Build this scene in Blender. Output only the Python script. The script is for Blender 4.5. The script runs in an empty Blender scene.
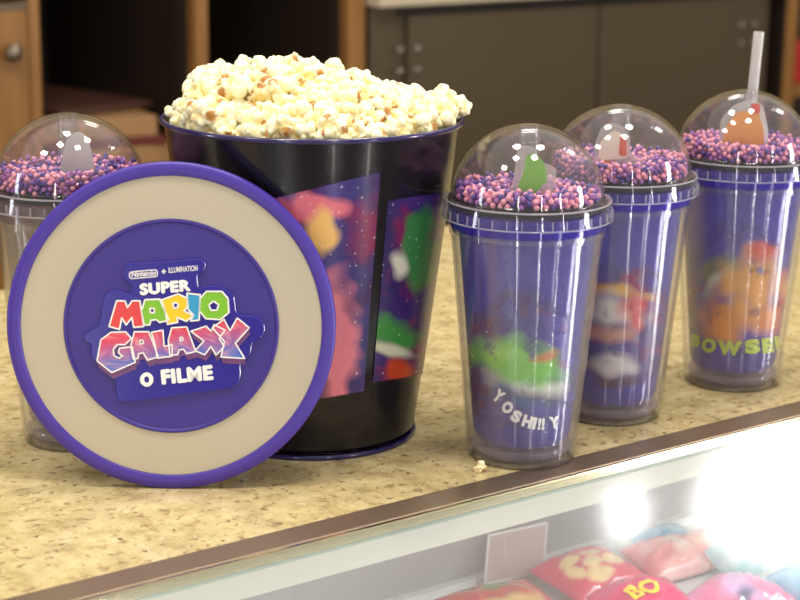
import bpy, bmesh, math, random
from mathutils import Vector, Matrix, noise
from math import sin, cos, pi, sqrt, radians, atan2, exp

random.seed(7)
C = bpy.context.scene.collection
SC = bpy.context.scene

# ------------------------------------------------------------------ camera model (also used to place prints on curved walls)
F, PITCH, ROLL, H = 1874.8, radians(13.883), radians(0.6405), 0.36
cam_d = bpy.data.cameras.new('camera')
cam = bpy.data.objects.new('camera', cam_d); C.objects.link(cam)
cam.matrix_world = Matrix.Translation((0, 0, H)) @ Matrix.Rotation(pi/2 - PITCH, 4, 'X') @ Matrix.Rotation(ROLL, 4, 'Z')
cam_d.sensor_width = 36; cam_d.lens = F / 800 * 36
cam_d.dof.use_dof = True; cam_d.dof.focus_distance = 1.10; cam_d.dof.aperture_fstop = 11.0
cam_d.clip_start = 0.02
SC.camera = cam
O = Vector((0, 0, H))
FW = Vector((0, cos(PITCH), -sin(PITCH))); UP = Vector((0, sin(PITCH), cos(PITCH)))
def ray(px, py):
    a, b = px - 400, py - 300
    c, s = cos(ROLL), sin(ROLL)
    return (FW * F + Vector((c*a + s*b, 0, 0)) - UP * (-s*a + c*b)).normalized()
def proj(P):
    q = P - O; Z = q.dot(FW); x = F*q.x/Z; y = -F*q.dot(UP)/Z
    c, s = cos(ROLL), sin(ROLL)
    return 400 + c*x - s*y, 300 + s*x + c*y
def at_z(px, py, z=0.0):
    d = ray(px, py); return O + d * ((z - H) / d.z)
def at_plane(px, py, P, N):
    d = ray(px, py); return O + d * ((P - O).dot(N) / d.dot(N))
U = Vector((.797, .604, 0)); NB = Vector((-.604, .797, 0))     # along the counter, and away across it
YAW = atan2(.604, .797)

# ------------------------------------------------------------------ colour / material helpers
def lin(r, g, b):
    f = lambda v: (v/255/12.92) if v/255 <= .04045 else ((v/255 + .055)/1.055)**2.4
    return (f(r), f(g), f(b), 1)
def new_mat(name):
    m = bpy.data.materials.new(name); m.use_nodes = True
    nt = m.node_tree; nt.nodes.clear()
    out = nt.nodes.new('ShaderNodeOutputMaterial')
    return m, nt, out
def principled(name, col, rough=.5, metal=0, coat=0, spec=.5, noise_amt=0, noise_scale=40, bump=0, trans=0, sss=0, attr=None, aniso=0):
    m, nt, out = new_mat(name)
    b = nt.nodes.new('ShaderNodeBsdfPrincipled')
    nt.links.new(b.outputs[0], out.inputs[0])
    b.inputs['Base Color'].default_value = col
    b.inputs['Roughness'].default_value = rough
    b.inputs['Metallic'].default_value = metal
    b.inputs['Coat Weight'].default_value = coat
    b.inputs['Coat Roughness'].default_value = .06
    b.inputs['Specular IOR Level'].default_value = spec
    if aniso:
        b.inputs['Anisotropic'].default_value = aniso
        t = nt.nodes.new('ShaderNodeTangent'); t.direction_type = 'RADIAL'; t.axis = 'Z'
        nt.links.new(t.outputs[0], b.inputs['Tangent'])
    if sss:
        b.inputs['Subsurface Weight'].default_value = sss
        b.inputs['Subsurface Radius'].default_value = (.004, .003, .0015)
        b.inputs['Subsurface Scale'].default_value = 1
    src = None
    if attr:
        a = nt.nodes.new('ShaderNodeVertexColor'); a.layer_name = attr; src = a.outputs[0]
    if noise_amt:
        tc = nt.nodes.new('ShaderNodeTexCoord')
        n = nt.nodes.new('ShaderNodeTexNoise'); n.inputs['Scale'].default_value = noise_scale
        nt.links.new(tc.outputs['Object'], n.inputs['Vector'])
        mx = nt.nodes.new('ShaderNodeMix'); mx.data_type = 'RGBA'; mx.blend_type = 'MULTIPLY'
        mr = nt.nodes.new('ShaderNodeMapRange'); mr.inputs[3].default_value = 1 - noise_amt; mr.inputs[4].default_value = 1 + noise_amt
        nt.links.new(n.outputs[0], mr.inputs[0])
        mx.inputs[0].default_value = 1
        if src: nt.links.new(src, mx.inputs[6])
        else: mx.inputs[6].default_value = col
        nt.links.new(mr.outputs[0], mx.inputs[7])
        src = mx.outputs[2]
        if bump:
            bp = nt.nodes.new('ShaderNodeBump'); bp.inputs['Strength'].default_value = bump; bp.inputs['Distance'].default_value = .001
            nt.links.new(n.outputs[0], bp.inputs['Height']); nt.links.new(bp.outputs[0], b.inputs['Normal'])
    if src: nt.links.new(src, b.inputs['Base Color'])
    return m
def fresnel_fac(nt, ior=1.45):
    g = nt.nodes.new('ShaderNodeNewGeometry')
    e = nt.nodes.new('ShaderNodeMath'); e.operation = 'MULTIPLY_ADD'; e.inputs[1].default_value = -2; e.inputs[2].default_value = 1
    nt.links.new(g.outputs['Backfacing'], e.inputs[0])
    p = nt.nodes.new('ShaderNodeMath'); p.operation = 'POWER'; p.inputs[0].default_value = ior
    nt.links.new(e.outputs[0], p.inputs[1])
    f = nt.nodes.new('ShaderNodeFresnel'); nt.links.new(p.outputs[0], f.inputs['IOR'])
    return f.outputs[0]
def clear(name, tint=(.97, .97, .98, 1), rough=.03, frost=0.0, frost_col=(.8, .8, .85, 1), aniso=0, ior=1.45):
    """clear moulded plastic or glass whose thin walls do not bend the view noticeably"""
    m, nt, out = new_mat(name)
    t = nt.nodes.new('ShaderNodeBsdfTransparent'); t.inputs[0].default_value = tint
    g = nt.nodes.new('ShaderNodeBsdfAnisotropic'); g.inputs['Roughness'].default_value = rough
    if aniso:
        g.inputs['Anisotropy'].default_value = aniso
        tg = nt.nodes.new('ShaderNodeTangent'); tg.direction_type = 'RADIAL'; tg.axis = 'Z'
        nt.links.new(tg.outputs[0], g.inputs['Tangent'])
    mx = nt.nodes.new('ShaderNodeMixShader')
    nt.links.new(fresnel_fac(nt, ior), mx.inputs[0])
    base = t
    if frost:
        d = nt.nodes.new('ShaderNodeBsdfDiffuse'); d.inputs[0].default_value = frost_col
        tl = nt.nodes.new('ShaderNodeBsdfTranslucent'); tl.inputs[0].default_value = frost_col
        dm = nt.nodes.new('ShaderNodeMixShader'); dm.inputs[0].default_value = .5
        nt.links.new(d.outputs[0], dm.inputs[1]); nt.links.new(tl.outputs[0], dm.inputs[2])
        fm = nt.nodes.new('ShaderNodeMixShader'); fm.inputs[0].default_value = frost
        nt.links.new(t.outputs[0], fm.inputs[1]); nt.links.new(dm.outputs[0], fm.inputs[2]); base = fm
    nt.links.new(base.outputs[0], mx.inputs[1]); nt.links.new(g.outputs[0], mx.inputs[2])
    nt.links.new(mx.outputs[0], out.inputs[0])
    return m
def print_mat(name, rough=.25, alpha_scale=1.0):
    """ink print: colour and coverage stored with the print's own mesh"""
    m, nt, out = new_mat(name)
    a = nt.nodes.new('ShaderNodeVertexColor'); a.layer_name = 'Col'
    b = nt.nodes.new('ShaderNodeBsdfPrincipled'); b.inputs['Roughness'].default_value = rough
    nt.links.new(a.outputs[0], b.inputs['Base Color'])
    t = nt.nodes.new('ShaderNodeBsdfTransparent')
    mx = nt.nodes.new('ShaderNodeMixShader')
    ml = nt.nodes.new('ShaderNodeMath'); ml.operation = 'MULTIPLY'; ml.inputs[1].default_value = alpha_scale
    nt.links.new(a.outputs[1], ml.inputs[0])
    nt.links.new(ml.outputs[0], mx.inputs[0]); nt.links.new(t.outputs[0], mx.inputs[1]); nt.links.new(b.outputs[0], mx.inputs[2])
    nt.links.new(mx.outputs[0], out.inputs[0])
    return m

# ------------------------------------------------------------------ object helpers
def thing(name, label, cat, loc=(0, 0, 0), rotz=0.0, group=None, mat=None):
    o = bpy.data.objects.new(name, None); C.objects.link(o)
    o.empty_display_size = .02
    o.matrix_world = mat if mat is not None else Matrix.Translation(loc) @ Matrix.Rotation(rotz, 4, 'Z')
    o['label'] = label; o['category'] = cat
    if group: o['group'] = group
    return o
def tag(o, label, cat, group=None, kind=None):
    o['label'] = label; o['category'] = cat
    if group: o['group'] = group
    if kind: o['kind'] = kind
    return o
def finish(bm, name, smooth=True, sharp=35):
    bmesh.ops.recalc_face_normals(bm, faces=bm.faces)
    me = bpy.data.meshes.new(name)
    if smooth:
        for f in bm.faces: f.smooth = True
        for e in bm.edges:
            if len(e.link_faces) == 2 and e.calc_face_angle(0) > radians(sharp): e.smooth = False
    bm.to_mesh(me); bm.free()
    return me
def obj(name, me, mats, parent=None, loc=None):
    o = bpy.data.objects.new(name, me); C.objects.link(o)
    if not isinstance(mats, (list, tuple)): mats = [mats]
    if len(me.materials) == 0:
        for m in mats: me.materials.append(m)
    if parent is not None: o.parent = parent
    if loc is not None: o.location = loc
    return o
def lathe(prof, seg=96, closed=True):
    bm = bmesh.new(); rings = []
    for r, z in prof:
        if r < 1e-6: rings.append([bm.verts.new((0, 0, z))])
        else: rings.append([bm.verts.new((r*cos(2*pi*i/seg), r*sin(2*pi*i/seg), z)) for i in range(seg)])
    pairs = list(zip(rings, rings[1:])) + ([(rings[-1], rings[0])] if closed else [])
    for A, B in pairs:
        if len(A) == 1 and len(B) == 1: continue
        for i in range(seg):
            j = (i+1) % seg
            if len(A) == 1: bm.faces.new((A[0], B[i], B[j]))
            elif len(B) == 1: bm.faces.new((A[i], A[j], B[0]))
            else: bm.faces.new((A[i], A[j], B[j], B[i]))
    return bm
def box(bm, x0, x1, y0, y1, z0, z1, bevel=0):
    r = bmesh.ops.create_cube(bm, size=1)
    for v in r['verts']:
        v.co = Vector((x0 + (v.co.x+.5)*(x1-x0), y0 + (v.co.y+.5)*(y1-y0), z0 + (v.co.z+.5)*(z1-z0)))
    if bevel:
        es = set(e for v in r['verts'] for e in v.link_edges)
        bmesh.ops.bevel(bm, geom=list(es), offset=bevel, segments=2, affect='EDGES', profile=.5)
    return bm
def box_mesh(name, *a, bevel=0):
    return finish(box(bmesh.new(), *a, bevel=bevel), name, sharp=12)
def rounded(pts, rad, n=5):
    """polygon with its corners rounded"""
    out = []; N = len(pts)
    for i in range(N):
        p0, p, p1 = Vector(pts[i-1]), Vector(pts[i]), Vector(pts[(i+1) % N])
        a, b = (p0-p), (p1-p); r = min(rad, a.length*.45, b.length*.45)
        A, B = p + a.normalized()*r, p + b.normalized()*r
        for k in range(n+1):
            t = k/n; out.append(tuple((1-t)**2*A + 2*t*(1-t)*p + t*t*B))
    return out
def poly_mesh(loops, depth=0.0, offset=0.0, bevel=0.0):
    """filled 2D shape (first loop outer, others holes) extruded by +-depth in its own XY plane"""
    cu = bpy.data.curves.new('shape', 'CURVE'); cu.dimensions = '2D'; cu.fill_mode = 'BOTH'
    cu.extrude = depth; cu.offset = offset; cu.bevel_depth = bevel; cu.bevel_resolution = 2
    for lp in loops:
        s = cu.splines.new('POLY'); s.points.add(len(lp)-1); s.use_cyclic_u = True
        for q, p in zip(lp, s.points): p.co = (q[0], q[1], 0, 1)
    return curve_mesh(cu)
def curve_mesh(cu):
    o = bpy.data.objects.new('tmp', cu); C.objects.link(o)
    dg = bpy.context.evaluated_depsgraph_get()
    me = bpy.data.meshes.new_from_object(o.evaluated_get(dg))
    bpy.data.objects.remove(o); bpy.data.curves.remove(cu)
    me.materials.clear()
    return me
def text_mesh(s, bold=.0, depth=0.0, spacing=1.0):
    """text normalised so that its bounding box is 0..w/h wide and 0..1 tall; returns mesh, aspect"""
    cu = bpy.data.curves.new('text', 'FONT'); cu.body = s; cu.offset = bold; cu.extrude = depth
    cu.space_character = spacing; cu.resolution_u = 4
    me = curve_mesh(cu)
    xs = [v.co.x for v in me.vertices]; ys = [v.co.y for v in me.vertices]
    x0, x1, y0, y1 = min(xs), max(xs), min(ys), max(ys)
    for v in me.vertices: v.co = Vector(((v.co.x-x0)/(x1-x0), (v.co.y-y0)/(y1-y0), v.co.z))
    return me
def join_meshes(name, parts):
    """parts: (mesh, material index) -> one mesh"""
    bm = bmesh.new()
    for me, mi in parts:
        n0 = len(bm.faces); bm.from_mesh(me); bm.faces.ensure_lookup_table()
        for f in bm.faces[n0:]: f.material_index = mi
        bpy.data.meshes.remove(me)
    for f in bm.faces: f.smooth = False
    me = bpy.data.meshes.new(name); bm.to_mesh(me); bm.free()
    return me
def map_mesh(me, fn, cuts=0):
    if cuts:
        bm = bmesh.new(); bm.from_mesh(me)
        bmesh.ops.triangulate(bm, faces=bm.faces)
        bmesh.ops.subdivide_edges(bm, edges=bm.edges, cuts=cuts, use_grid_fill=True)
        bm.to_mesh(me); bm.free()
    for v in me.vertices: v.co = fn(v.co)
    me.update()
    return me
def paint(me, fn):
    ca = me.color_attributes.new('Col', 'FLOAT_COLOR', 'POINT')
    for i, v in enumerate(me.vertices): ca.data[i].color = fn(v.co)
def mixc(a, b, t):
    t = max(0, min(1, t)); return tuple(a[i]*(1-t) + b[i]*t for i in range(3))

# ------------------------------------------------------------------ materials
M = {}
M['shell'] = clear('clear_shell', (.99, .99, .995, 1), .10, .045, (1, .96, .97, 1), aniso=.9, ior=1.6)
M['dome'] = clear('clear_dome', (.99, .99, .99, 1), .03, .014, (1,1,1,1), ior=1.55)
M['collar'] = clear('clear_collar', (.97, .96, .985, 1), .06, .03, (.8, .76, .9, 1), ior=1.55)
M['ribs'] = clear('frosted_ribs', (.95, .95, .97, 1), .1, .30, (.9, .88, .95, 1))
M['base'] = clear('lavender_lit_base', (.90, .86, .97, 1), .1, .22, (.86, .80, 1, 1))  # lavender tint stands in for light coming through the purple liner
M['channel'] = clear('clear_channel', (.95, .95, .97, 1), .06, .05)
M['charm'] = clear('clear_charm', (.95, .95, .95, 1), .1, .35, (.85, .82, .78, 1))
M['charm_back'] = clear('milky_charm', (.9, .9, .9, 1), .2, .72, (.8, .78, .76, 1))
M['straw'] = clear('milky_straw', (.9, .9, .92, 1), .2, .55, (.88, .86, .86, 1))
M['gasket'] = principled('black_gasket', lin(12, 11, 14), .5, spec=.2)
M['popcorn'] = principled('popcorn', (1, 1, 1, 1), .6, sss=.08, attr='Col')
M['bead_pink'] = principled('bead_pink', lin(248, 166, 190), .22, noise_amt=.12, noise_scale=60, coat=.3)
M['bead_lilac'] = principled('bead_lilac', lin(164, 100, 180), .22, noise_amt=.12, noise_scale=60, coat=.3)
M['bead_blue'] = principled('bead_blue', lin(80, 62, 152), .22, noise_amt=.12, noise_scale=60, coat=.3)
M['black'] = principled('bucket_black', lin(22, 19, 27), .18, coat=.15, spec=.35, noise_amt=.1, noise_scale=8, aniso=.7)
M['rim_purple'] = principled('bucket_purple', lin(36, 26, 84), .2, coat=.5)
M['lid_purple'] = principled('lid_purple', lin(70, 48, 156), .38, noise_amt=.03, noise_scale=30)
M['lid_cream'] = principled('lid_cream', lin(192, 182, 162), .45, noise_amt=.02, noise_scale=20)
M['lid_disc'] = principled('lid_disc', lin(58, 42, 138), .42, noise_amt=.04, noise_scale=60)
M['emblem'] = principled('emblem_plate', lin(48, 40, 150), .16, coat=.6, noise_amt=.05, noise_scale=50)
M['white'] = principled('letter_white', lin(250, 248, 246), .4)
M['silver'] = principled('letter_silver', lin(236, 232, 236), .35)
M['red'] = principled('letter_red', lin(226, 66, 70), .35)
M['green'] = principled('letter_green', lin(128, 194, 44), .35)
M['yellow'] = principled('letter_yellow', lin(242, 206, 30), .35)
M['blue'] = principled('letter_blue', lin(46, 158, 208), .35)
M['lime'] = principled('letter_lime', lin(178, 200, 60), .4)
M['print'] = print_mat('ink_print')
M['steel'] = principled('brushed_steel', lin(166, 146, 124), .42, metal=.9, noise_amt=.06, noise_scale=30)
M['edge'] = principled('polished_edge', lin(225, 215, 180), .12, metal=1)
M['alu'] = principled('white_frame', lin(228, 222, 212), .4, noise_amt=.03, noise_scale=12)
M['case_grey'] = principled('case_grey', lin(168, 164, 164), .4, metal=.1, noise_amt=.08, noise_scale=6)
M['shelf_white'] = principled('shelf_white', lin(225, 228, 230), .35)
M['pane'] = clear('case_glass', (.95, .965, .96, 1), .09, .05, (.9, .9, .92, 1), ior=1.5)
M['pane_edge'] = principled('glass_edge', lin(176, 190, 176), .15, coat=.5)
M['knob'] = principled('knob_metal', lin(110, 100, 85), .3, metal=1)
M['fridge'] = principled('dark_steel', lin(98, 84, 64), .42, metal=.3, noise_amt=.1, noise_scale=3)
M['fridge_dark'] = principled('dark_gap', lin(34, 30, 26), .5)
M['bolt'] = principled('hinge_bolt', lin(150, 140, 132), .35, metal=.8)
M['worktop'] = principled('pale_worktop', lin(205, 190, 165), .4)
M['niche'] = principled('niche_shade', lin(44, 32, 24), .6, noise_amt=.2, noise_scale=7)  # dark brown with the shade of the deep niches put into the colour
M['card'] = principled('carton_cream', lin(170, 130, 86), .6, noise_amt=.08, noise_scale=20)
M['card_red'] = principled('carton_red', lin(104, 42, 30), .6, noise_amt=.1, noise_scale=20)
M['card_brown'] = principled('carton_brown', lin(80, 48, 36), .6, noise_amt=.1, noise_scale=20)
M['wall'] = principled('wall_paint', lin(120, 105, 85), .8, noise_amt=.05, noise_scale=4)
M['floor'] = principled('floor_tile', lin(120, 112, 100), .5, noise_amt=.1, noise_scale=3)
M['red_print'] = principled('red_pack', lin(190, 40, 36), .4, noise_amt=.1, noise_scale=20)

def wood():
    m, nt, out = new_mat('oak_veneer')
    b = nt.nodes.new('ShaderNodeBsdfPrincipled'); b.inputs['Roughness'].default_value = .5
    tc = nt.nodes.new('ShaderNodeTexCoord'); mp = nt.nodes.new('ShaderNodeMapping'); mp.inputs['Scale'].default_value = (60, 60, 3)
    n = nt.nodes.new('ShaderNodeTexNoise'); n.inputs['Scale'].default_value = 1.4; n.inputs['Detail'].default_value = 5
    r = nt.nodes.new('ShaderNodeValToRGB')
    r.color_ramp.elements[0].position = .3; r.color_ramp.elements[0].color = lin(128, 86, 38)
    r.color_ramp.elements[1].position = .7; r.color_ramp.elements[1].color = lin(164, 116, 58)
    nt.links.new(tc.outputs['Object'], mp.inputs[0]); nt.links.new(mp.outputs[0], n.inputs['Vector'])
    nt.links.new(n.outputs[0], r.inputs[0]); nt.links.new(r.outputs[0], b.inputs['Base Color']); nt.links.new(b.outputs[0], out.inputs[0])
    return m
M['wood'] = wood()

def granite():
    m, nt, out = new_mat('speckled_stone')
    L = nt.links.new
    b = nt.nodes.new('ShaderNodeBsdfPrincipled'); b.inputs['Roughness'].default_value = .22
    tc = nt.nodes.new('ShaderNodeTexCoord')
    def nz(scale, detail=4, rough=.6, dist=0):
        n = nt.nodes.new('ShaderNodeTexNoise'); n.inputs['Scale'].default_value = scale
        n.inputs['Detail'].default_value = detail; n.inputs['Roughness'].default_value = rough; n.inputs['Distortion'].default_value = dist
        L(tc.outputs['Object'], n.inputs['Vector']); return n.outputs[0]
    def ramp(src, *st):
        r = nt.nodes.new('ShaderNodeValToRGB'); e = r.color_ramp.elements
        while len(e) < len(st): e.new(.5)
        for q, (p, c) in zip(e, st): q.position = p; q.color = c
        L(src, r.inputs[0]); return r.outputs[0]
    def mix(fac, a, c):
        x = nt.nodes.new('ShaderNodeMix'); x.data_type = 'RGBA'
        L(fac, x.inputs[0]); L(a, x.inputs[6])
        if isinstance(c, tuple): x.inputs[7].default_value = c
        else: L(c, x.inputs[7])
        return x.outputs[2]
    base = ramp(nz(55, 6, .7), (.30, lin(152, 134, 90)), (.44, lin(194, 175, 124)), (.62, lin(217, 200, 152)))
    sp = ramp(nz(150, 3, .6, .2), (.56, (0, 0, 0, 1)), (.68, (1, 1, 1, 1)))
    c1 = mix(sp, base, lin(150, 122, 84))
    sp2 = ramp(nz(170, 2, .5, .2), (.68, (0, 0, 0, 1)), (.72, (1, 1, 1, 1)))
    c2 = mix(sp2, c1, lin(112, 88, 64))
    sp3 = ramp(nz(110, 2, .5, .2), (.26, (1, 1, 1, 1)), (.36, (0, 0, 0, 1)))
    c3 = mix(sp3, c2, lin(218, 204, 166))
    L(c3, b.inputs['Base Color']); L(b.outputs[0], out.inputs[0])
    return m
M['granite'] = granite()

def liner_mat(name, body, tint, fac):
    """translucent purple inner wall: tinted see-through plastic with a satin, vertically drawn sheen"""
    m, nt, out = new_mat(name); L = nt.links.new
    t = nt.nodes.new('ShaderNodeBsdfTransparent'); t.inputs[0].default_value = tint
    d = nt.nodes.new('ShaderNodeBsdfDiffuse'); d.inputs[0].default_value = body
    tl = nt.nodes.new('ShaderNodeBsdfTranslucent'); tl.inputs[0].default_value = body
    dm = nt.nodes.new('ShaderNodeMixShader'); dm.inputs[0].default_value = .35
    L(d.outputs[0], dm.inputs[1]); L(tl.outputs[0], dm.inputs[2])
    mx = nt.nodes.new('ShaderNodeMixShader'); mx.inputs[0].default_value = fac
    L(t.outputs[0], mx.inputs[1]); L(dm.outputs[0], mx.inputs[2])
    g = nt.nodes.new('ShaderNodeBsdfAnisotropic'); g.inputs['Roughness'].default_value = .22; g.inputs['Anisotropy'].default_value = .9
    tg = nt.nodes.new('ShaderNodeTangent'); tg.direction_type = 'RADIAL'; tg.axis = 'Z'; L(tg.outputs[0], g.inputs['Tangent'])
    m2 = nt.nodes.new('ShaderNodeMixShader'); L(fresnel_fac(nt, 1.9), m2.inputs[0])
    L(mx.outputs[0], m2.inputs[1]); L(g.outputs[0], m2.inputs[2]); L(m2.outputs[0], out.inputs[0])
    return m
M['liner'] = liner_mat('purple_liner', lin(74, 54, 214), (.54, .47, .93, 1), .46)
M['liner_pale'] = liner_mat('pale_liner', lin(150, 140, 165), (.84, .82, .88, 1), .18)

def galaxy_letter():
    m, nt, out = new_mat('letter_galaxy'); L = nt.links.new
    b = nt.nodes.new('ShaderNodeBsdfPrincipled'); b.inputs['Roughness'].default_value = .3
    a = nt.nodes.new('ShaderNodeVertexColor'); a.layer_name = 'Col'
    L(a.outputs[0], b.inputs['Base Color']); L(b.outputs[0], out.inputs[0]); return m
M['galaxy'] = galaxy_letter()

# ------------------------------------------------------------------ setting
def struct(name, me, m):
    o = obj(name, me, m); o['kind'] = 'structure'; return o
def in_counter(o): o.matrix_world = Matrix.Rotation(YAW, 4, 'Z'); return o     # local x runs along the counter, y across it
floor = in_counter(struct('floor', box_mesh('floor', -3, 6, -4, 3.2, -1.05, -1.0), M['floor']))
wallb = in_counter(struct('wall_back', box_mesh('wall_back', -3, 6, 3.0, 3.1, -1.0, 2.2), M['wall']))
for o, l, c in ((floor, 'beige tiled shop floor below the counter', 'floor'), (wallb, 'plain wall behind the wooden shelving', 'wall')): tag(o, l, c)

# countertop with its metal edge trim
ct = thing('countertop', 'beige speckled stone countertop carrying the bucket and the tumblers', 'countertop', rotz=YAW)
obj('stone_slab', box_mesh('slab', -1.2, 2.6, .788, 1.37, -.03, 0), M['granite'], ct)
obj('edge_trim', box_mesh('trim', -1.2, 2.6, .7665, .7878, -.006, .0004, bevel=.0008), M['steel'], ct)['label'] = 'dull steel strip along the front edge'
obj('polished_lip', box_mesh('lip', -1.2, 2.6, .7640, .7664, -.006, 0, bevel=.0005), M['edge'], ct)['label'] = 'bright polished lip'

# display case below and in front of the counter
dc = thing('display_case', 'glass-fronted display case with bagged snacks below the counter edge', 'display case', rotz=YAW)
obj('front_frame', box_mesh('frame', -1.2, 2.6, .766, .786, -.0225, -.0062), M['alu'], dc)['label'] = 'white frame strip under the counter edge'
obj('back_panel', box_mesh('backp', -1.2, 2.6, 1.0, 1.01, -.40, -.0305), M['case_grey'], dc)
bm = bmesh.new(); box(bm, -1.2, 2.6, .40, 1.0, -.181, -.1745); box(bm, -1.2, 2.6, .992, .9998, -.1745, -.1690)
obj('shelf', finish(bm, 'shelf', sharp=12), M['shelf_white'], dc)
obj('base_cabinet', box_mesh('base', -1.2, 2.6, .42, .99, -1.0, -.25), M['alu'], dc)
sl = radians(30); L_ = .37
pm = box_mesh('pane', -1.2, 2.6, -L_, 0, -.004, 0, bevel=.0004)
pn = obj('glass_pane', pm, M['pane'], dc); pn.matrix_local = Matrix.Translation((0, .7638, -.0012)) @ Matrix.Rotation(sl, 4, 'X')
pn['label'] = 'sloping clear glass pane'
pe = obj('pane_edge', box_mesh('pane_edge', -1.2, 2.6, .7640, .7660, -.0080, -.0062), M['pane_edge'], dc); pe['label'] = 'greenish polished glass edge'

# ------------------------------------------------------------------ back cabinets
D0 = 2.4
sh = thing('shelving_unit', 'oak shelving unit with dark open niches behind the counter', 'shelving unit', rotz=YAW)
def panel(a0, a1, z0=-1.0, z1=.5, d0=D0, d1=2.9, m='wood', name='upright_panel', parent=sh):
    return obj(name, box_mesh(name, a0, a1, d0, d1, z0, z1, bevel=.001), M[m], parent)
panel(.55, .57); panel(1.165, 1.183); panel(1.434, 1.456); panel(1.711, 1.744)
panel(.57, 1.711, d0=2.88, d1=2.9, m='niche', name='back_board')
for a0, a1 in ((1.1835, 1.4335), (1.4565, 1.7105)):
    panel(a0, a1, -.185, -.165, d0=2.41, d1=2.879, name='niche_shelf')
    panel(a0, a1, -.98, -.19, d0=2.402, d1=2.42, name='lower_door')
    panel(a0, a1, .44, .46, d0=2.41, d1=2.879, m='niche', name='niche_top')
    panel(a0+.0002, a0+.003, -.164, .439, d0=2.42, d1=2.879, m='niche', name='niche_shade')  # thin dark sheets carry the shade on the inner sides of the niche
    panel(a1-.003, a1-.0002, -.164, .439, d0=2.42, d1=2.879, m='niche', name='niche_shade')
dr = obj('door', box_mesh('door', .573, 1.160, 2.392, 2.41, -.98, .122, bevel=.0015), M['wood'], sh)
obj('door_cap', box_mesh('cap', .573, 1.160, 2.3915, 2.41, .1225, .132), M['fridge'], sh)
obj('upper_door', box_mesh('ud', .573, 1.160, 2.402, 2.41, .150, .5), M['niche'], sh)
kb = lathe([(0, 0), (.006, 0), (.006, .008), (.0125, .012), (.0125, .018), (.009, .022), (0, .023)], 24, closed=False)
kn = obj('door_knob', finish(kb, 'knob'), M['knob'], dr); kn.matrix_local = Matrix.Translation((1.132, 2.392, .066)) @ Matrix.Rotation(pi/2, 4, 'X')
kn['label'] = 'round metal knob'

# flat cartons on the niche shelves
k = 0
for (a, w, z0, th, m, r, dd, lab) in (
        (1.31, .20, -.1645, .030, 'card', .05, 2.56, 'cream folded carton at the bottom of the stack in the left niche'),
        (1.315, .19, -.1343, .012, 'card_red', -.10, 2.56, 'red folded carton low in the stack in the left niche'),
        (1.31, .20, -.1221, .030, 'card', .12, 2.56, 'cream folded carton in the middle of the stack in the left niche'),
        (1.315, .19, -.0919, .014, 'card_red', -.06, 2.57, 'red folded carton near the top of the stack in the left niche'),
        (1.31, .20, -.0777, .030, 'card', -.16, 2.58, 'cream folded carton topmost of the stack in the left niche'),
        (1.31, .18, -.0475, .012, 'card_brown', .2, 2.62, 'dark brown folded carton lying on the stack in the left niche')):
    o = obj('folded_carton', box_mesh('carton', -w/2, w/2, -.13, .13, 0, th, bevel=.002), M[m])
    o.matrix_world = Matrix.Rotation(YAW, 4, 'Z') @ Matrix.Translation((a, dd, z0)) @ Matrix.Rotation(r, 4, 'Z')
    tag(o, lab, 'carton', 'folded cartons in the niche')

# dark two-door cabinet
fr = thing('steel_cabinet', 'dark grey two-door steel cabinet with pale worktop behind the counter', 'cabinet', rotz=YAW)
obj('carcass', box_mesh('carcass', 1.755, 2.676, 2.40, 2.88, -1.0, .100, bevel=.002), M['fridge'], fr)
obj('top_rail', box_mesh('rail', 1.805, 2.655, 2.392, 2.3998, .0845, .0925), M['fridge_dark'], fr)
obj('worktop', box_mesh('worktop', 1.750, 2.680, 2.37, 2.88, .1005, .128, bevel=.002), M['worktop'], fr)['label'] = 'pale worktop'
for a0, a1, ax in ((1.822, 2.231, (1.803, 1.838)), (2.237, 2.640, (2.588, 2.622))):
    d = obj('door', box_mesh('door', a0, a1, 2.386, 2.3998, -.95, .082, bevel=.002), M['fridge'], fr)
    for x in ax:
        for z in (.030, -.004):
            hb = bmesh.new()
            bmesh.ops.create_uvsphere(hb, u_segments=12, v_segments=8, radius=.0062, matrix=Matrix.Translation((x, 2.3845, z)) @ Matrix.Scale(.6, 4, (0, 1, 0)))
            obj('hinge_bolt', finish(hb, 'bolt'), M['bolt'], d)
rp = thing('end_cabinet', 'oak end panel beside the dark steel cabinet at the far right', 'cabinet', rotz=YAW)
obj('side_panel', box_mesh('sp', 2.726, 2.757, 2.40, 2.9, -1.0, .5, bevel=.001), M['wood'], rp)
obj('back_board', box_mesh('sb', 2.683, 3.4, 2.86, 2.88, -1.0, .5), M['niche'], rp)
obj('side_shade', box_mesh('sl', 2.7205, 2.7255, 2.402, 2.859, -1.0, .5), M['niche'], rp)  # dark sheet over the oak side, standing in for the shade there
obj('shelf', box_mesh('ss', 2.7575, 3.3, 2.42, 2.858, -.12, -.10), M['wood'], rp)
o = obj('snack_carton', box_mesh('rb', 2.765, 2.90, 2.45, 2.55, -.0995, -.022, bevel=.003), M['red_print']); in_counter(o)
tag(o, 'red snack carton on the shelf at the far right edge', 'carton')

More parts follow.
